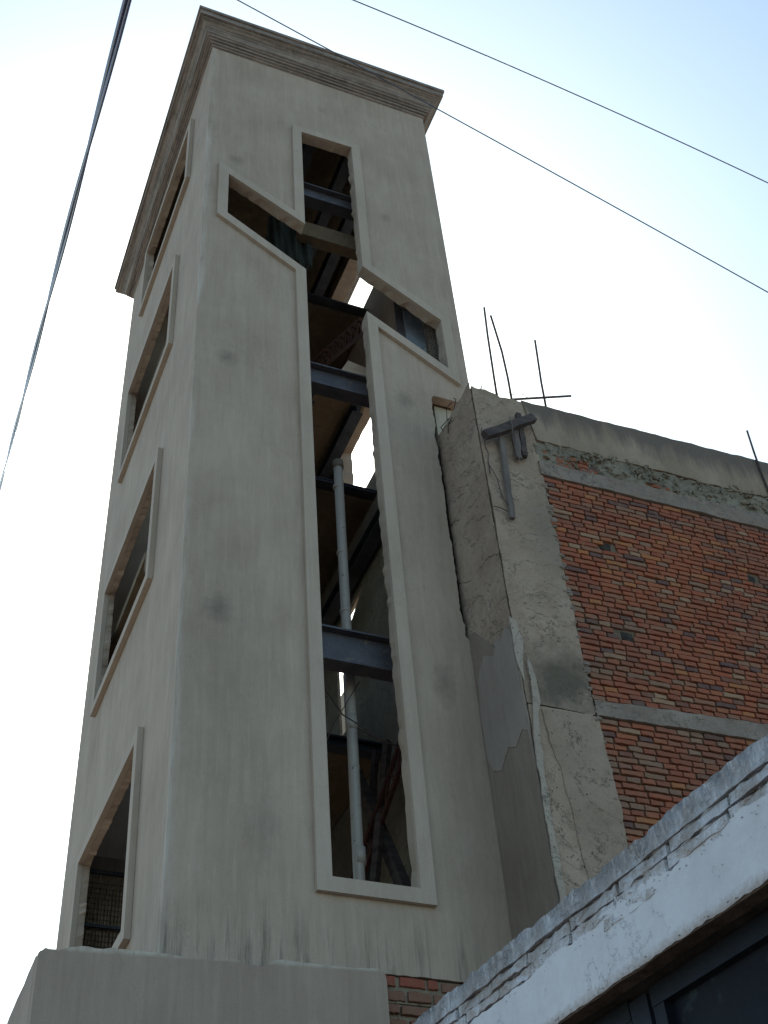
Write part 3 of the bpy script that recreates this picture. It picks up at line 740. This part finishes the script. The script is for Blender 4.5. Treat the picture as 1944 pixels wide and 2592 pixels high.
for p, q, a, n_, s, r in [((2.80, YN, 9.2), (3.1, YN, 9.2), .035, 7, 1, .003), ((2.78, YN, 9.35), (2.95, YN, 9.15), .04, 6, 2, .002), ((2.95, YN, 9.2), (3.2, YN, 9.33), .03, 6, 3, .002),
                       ((2.80, YN, 9.3), (2.78, YN, 9.1), .03, 5, 4, .0025), ((2.53, YN+.2, 9.12), (2.62, YN, 9.2), .03, 6, 5, .006), ((2.46, -.18, 9.0), (2.46, -.38, 9.3), .05, 7, 6, .005), ((2.46, -.1, 9.1), (2.47, -.34, 9.28), .05, 7, 7, .005),
                       ((2.52, YN-.02, 8.1), (2.66, YN-.03, 7.5), .012, 6, 8, .004), ((2.50, YN-.02, 7.55), (2.66, YN-.03, 7.5), .01, 5, 9, .004), ((2.52, YN-.02, 8.55), (2.52, YN-.02, 7.95), .014, 7, 10, .005)]:
    bm = bmesh.new(); add_tube(bm, wiggle(p, q, a, n_, s), r, 5); bm_obj('tie_wire', bm, M['rebar'], nb, True)
# scaffold timbers still tied to the column
tm = thing('formwork_timbers', 'weathered timber formwork pieces still tied to the top of the concrete column', 'timber')
def plank(p, q, w_, h_, mat, seed):
    bm = bmesh.new(); p, q = Vector(p), Vector(q); k = 7; d = (q-p).normalized(); s = d.cross(Vector((0, 1, 0))).normalized(); u = Vector((0, 1, 0)); rings = []
    R = random.Random(seed)
    for i in range(k+1):
        c = p.lerp(q, i/k); e = [R.uniform(-.004, .004) for _ in range(4)]
        rings.append([bm.verts.new(c+s*(w_/2+e[0])*a+u*(h_/2)*b+s*e[1]) for a, b in ((-1,-1),(1,-1),(1,1),(-1,1))])
    for a, b in zip(rings, rings[1:]):
        for j in range(4): bm.faces.new([a[j], a[(j+1)%4], b[(j+1)%4], b[j]])
    bm.faces.new(rings[0][::-1]); bm.faces.new(rings[-1]); return bm_obj('plank', bm, mat, tm)
plank((2.49, YN-.10, 8.36), (3.05, YN-.09, 8.80), .085, .06, M['wood_dark'], 1)
plank((2.69, YN-.045, 8.50), (2.648, YN-.045, 7.42), .048, .035, M['wood'], 2)
plank((2.86, YN-.045, 8.62), (2.83, YN-.05, 8.22), .055, .03, M['wood'], 3)
plank((2.925, YN-.045, 8.86), (2.90, YN-.045, 8.27), .05, .045, M['wood_dark'], 4)
bm = bmesh.new(); add_tube(bm, [(2.76, YN-.14, 8.66), (2.765, YN-.15, 8.55), (2.78, YN-.10, 8.45), (2.80, YN-.07, 8.25), (2.84, YN-.06, 8.18)], .006, 6); bm_obj('binding_cord', bm, M['wood'], tm)

# ================================================================== GROUND-FLOOR WALL with thick coat
gf = thing('plaster_wall', 'lower grey plastered wall with a ragged top edge across the foot of the tower', 'wall')
top = [(-.735, 3.47), (-.70, 3.50), (-.62, 3.495), (-.56, 3.52), (-.47, 3.535), (-.38, 3.53), (-.30, 3.545), (-.2, 3.54), (-.04, 3.545), (.12, 3.54), (.30, 3.535), (.39, 3.54), (.43, 3.555), (.47, 3.558), (.5, 3.54), (.62, 3.53), (.68, 3.56), (.73, 3.588), (.85, 3.59), (1.06, 3.584), (1.25, 3.59), (1.38, 3.60), (1.425, 3.60), (1.45, 3.575), (1.462, 3.5)]
tp = []
for a, b in zip(top, top[1:]):
    for k in range(4):
        t = k/4; tp.append((a[0]+(b[0]-a[0])*t, a[1]+(b[1]-a[1])*t+.004*nz((a[0]*30+k, 1), 1, 2)))
panel('front_coat', tp+[(1.462, -1.6), (-.735, -1.6)], [], 'y', -.10, .096, M['coat'], gf, step=.3)
panel('side_coat', [(-.0, -1.6), (4.6, -1.6), (4.6, 3.40), (3, 3.46), (1.5, 3.44), (.6, 3.48), (0, 3.49)], [], 'x', -.735, .1, M['coat'], gf, step=.12, rag=.012)
box('wall_top', (-.634, -.002, 0.0, 4.6, 3.25, 3.42), M['coat'], gf)
# brick courses left bare beside it
for r in range(9):
    zc = 3.578-r*.090; x = 1.475+(.0 if r % 2 else .02)-( .0); R = random.Random(r+5); hgt = .058+R.uniform(-.004, .012)
    lens = [.07, .18, .07, .20, .18, .2, .15] if r == 0 else ([.15, .16, .19, .17, .2, .2] if r % 2 else [.08, .22, .09, .18, .19, .2])
    for L in lens:
        if x+L > 2.47: break
        me = brick_mesh(L, hgt, .05, .006, r*31+int(L*1000)+int(x*100), 4); me.materials.append(M['basebrick'])
        o = bpy.data.objects.new('brick', me); COL.objects.link(o); o.parent = tower
        o.location = (x+L/2, -.001+R.uniform(-.004, .004), zc-.0+.006*R.uniform(-1, 1)); x += L+.02+R.uniform(0, .012)

# ================================================================== WHITE BOUNDARY WALL AND GATE
bw = thing('boundary_wall', 'whitewashed brick wall with weathered coping above the dark gate', 'wall')
def wt(y): return 1.69+.084*(y+3.6)
YA, YB = -9.5, -.16
def strip(name, x, dp, zb, zt, mat, y0=YA, y1=YB, step=.03, amp=.0, seed=0, rows=5):
    bm = bmesh.new(); k = int((y1-y0)/step); G_ = []
    for i in range(k+1):
        y = y0+(y1-y0)*i/k; c = [bm.verts.new((x+dp, y, zb(y)))]
        for j in range(rows+1):
            z = zb(y)+(zt(y)-zb(y))*j/rows
            c.append(bm.verts.new((x+amp*(nz((y*8, z*8), 1, seed)+.5*nz((y*30, z*30), 1, seed+1)), y, z)))
        c.append(bm.verts.new((x+dp, y, zt(y)))); G_.append(c)
    for a, b in zip(G_, G_[1:]):
        n = len(a)
        for j in range(n): bm.faces.new([a[j], b[j], b[(j+1)%n], a[(j+1)%n]])
    for c in (G_[0], G_[-1]): bm.faces.new(c)
    return bm_obj(name, bm, mat, bw)
strip('wall_core', .014, .15, lambda y: wt(y)-.284, lambda y: wt(y)-.012, M['deep'], amp=.004, seed=3, rows=7)
strip('coping', -.004, .165, lambda y: wt(y)-.056+.004*nz((y*7, 3), 1, 4), lambda y: wt(y)+.008*nz((y*9, 1), 1, 5)+.008*nz((y*34, 1), 1, 6), M['white_brick'], amp=.008, seed=6, rows=5, step=.015)
strip('whitewash_coat', -.002, .013, lambda y: wt(y)-.288+.004*nz((y*12, 0), 1, 3)+.004*nz((y*41, 0), 1, 4), lambda y: wt(y)-.122+.024*nz((y*2.6, 0), 1, 7)+.016*nz((y*11, 0), 1, 8)+.009*nz((y*37, 0), 1, 5), M['white'], amp=.0024, seed=9, rows=10, step=.009)
strip('lintel', .002, .045, lambda y: wt(y)-.292+.003*nz((y*9,0),1,5), lambda y: wt(y)-.274, M['lintel'], amp=.006, seed=12, rows=3)
R = random.Random(21)
wb = [brick_mesh(.225, .0315, .03, .0055, 200+s, 9, .97) for s in range(8)]
for me in wb: me.materials.append(M['white_brick'])
for r, dz in enumerate((.0745, .1085, .142)):
    y = -9.3+R.uniform(0, .1)
    while y < -.5:
        L = R.uniform(.20, .25)
        o = bpy.data.objects.new('brick', wb[R.randrange(8)]); COL.objects.link(o); o.parent = bw
        o.rotation_euler = (-math.atan(.084)*0, 0, -math.pi/2); o.rotation_euler = Matrix.Rotation(-math.pi/2, 3, 'Z').to_euler()
        o.matrix_local = Matrix.Translation((.001+R.uniform(-.003, .003), y+L/2, wt(y+L/2)-dz+R.uniform(-.002, .002))) @ Matrix.Rotation(math.atan(.084), 4, 'X') @ Matrix.Rotation(-math.pi/2, 4, 'Z') @ Matrix.Diagonal((L/.225, 1, 1.0, 1))
        y += L+R.uniform(.004, .010)
bm = bmesh.new(); R = random.Random(8)
for k in range(420):
    y = -6.2+R.random()*3.2; top_ = R.random() < .6
    z = wt(y)-(.118+R.uniform(-.03, .03) if top_ else .288+R.uniform(-.012, .002)); s_ = R.uniform(.0007, .0019)
    bmesh.ops.create_icosphere(bm, subdivisions=1, radius=1, matrix=Matrix.Translation((-.004+R.uniform(-.001, .002), y, z)) @ Matrix.Diagonal((s_*.7, s_*R.uniform(1, 2.4), s_, 1)))
bm_obj('mortar_crumbs', bm, M['deepgrey'], bw)['kind'] = 'stuff'
# masonry from the gate to the tower and beyond the gate
def pier(y0, y1):
    bm = bmesh.new(); v = add_box(bm, .0, .16, y0, y1, -1.6, 1.3)
    for q in v[4:]: q.co.z = wt(q.co.y)-.3
    return bm_obj('wall_pier', bm, M['white'], bw)
pier(-3.6, YB); pier(YA, -8.2)
gt = thing('metal_gate', 'dark blue black sheet metal gate under the whitewashed wall', 'gate')
def slab_yz(name, y0, y1, zb0, zt0, x0, x1, mat, rel=False, parent=gt):
    bm = bmesh.new(); v = add_box(bm, x0, x1, y0, y1, zb0, zt0)
    for q in v[4:]: q.co.z = wt(q.co.y)-zt0
    if rel:
        for q in v[:4]: q.co.z = wt(q.co.y)-zb0
    return bm_obj(name, bm, mat, parent)
for (y0, y1) in [(-4.70, -3.62), (-6.4, -4.80), (-8.18, -6.5)]:
    dz = .289 if y1 > -4.7 else .290
    slab_yz('top_rail', y0, y1, dz+.05, dz, .088, .125, M['gate_frame'], True)
    slab_yz('gate_sheet', y0+.05, y1-.05, -1.45, dz+.052, .112, .118, M['gate'])
    for yy in (y0, y1-.048): slab_yz('stile', yy, yy+.048, -1.5, dz+.0505, .090, .124, M['gate_frame'])
    slab_yz('bottom_rail', y0+.05, y1-.05, -1.5, 0, .091, .123, M['gate_frame']).data.vertices
for o in list(gt.children):
    if o.name.startswith('bottom_rail'):
        for v in o.data.vertices:
            if v.co.z > -1.4: v.co.z = -1.44
for yp in (-4.79, -6.49):
    bm = bmesh.new(); v = add_box(bm, .085, .13, yp, yp+.08, -1.6, 1.2)
    for q in v[4:]: q.co.z = wt(q.co.y)-.300
    bm_obj('gate_post', bm, M['gate_frame'], gt)

# ================================================================== CABLES
def cable(name, pts, r, strands, pitch, mat, label, cat='cable'):
    pts = [Vector(p) for p in pts]
    # resample smoothly (Catmull-Rom)
    P_ = []
    for i in range(len(pts)-1):
        a, b, c, d = pts[max(i-1, 0)], pts[i], pts[i+1], pts[min(i+2, len(pts)-1)]
        k = max(8, int((c-b).length/(.03 if strands > 1 else .3)))
        for j in range(k):
            t = j/k; P_.append(.5*((2*b)+(-a+c)*t+(2*a-5*b+4*c-d)*t*t+(-a+3*b-3*c+d)*t**3))
    P_.append(pts[-1]); bm = bmesh.new()
    if strands == 1: add_tube(bm, P_, r, 8)
    else:
        for s in range(strands):
            q = []; L = 0
            for i, p in enumerate(P_):
                if i: L += (p-P_[i-1]).length
                d = (P_[min(i+1, len(P_)-1)]-P_[max(i-1, 0)]).normalized(); a = d.cross(Vector((1, 0, 0))).normalized(); b = d.cross(a)
                th = L/pitch*2*math.pi+s*2*math.pi/strands; q.append(p+(a*math.cos(th)+b*math.sin(th))*r*.5)
            add_tube(bm, q, r*.55, 7)
    o = bm_obj(name, bm, mat, None, True); tag(o, label, cat); return o
cable('service_cable', [(-1.66, -9.0, 1.95), (-1.645, -8.483, 2.285), (-1.578, -5.486, 4.09), (-1.546, -3.988, 4.985), (-1.512, -2.489, 5.88), (-1.442, .508, 7.685), (-1.36, 4.105, 9.86), (-1.238, 9.5, 13.2), (-.3, 60, 44)],   .0136, 2, 3.4, M['cable'],
      'thick twisted dark cable running up the left edge of the view')
cable('overhead_wire', [(x, -2.5, 11.2-.41*x-.004*x*x) for x in range(-14, 19, 2)], .0058, 1, 1, M['wire'],
      'thin overhead wire passing in front of the tower cornice')
cable('overhead_wire', [(x, -2.5, 12.33-.07*x-.0165*x*x) for x in range(-14, 19, 2)], .0062, 1, 1, M['wire'],
      'upper thin overhead wire crossing the open sky to the right of the tower')
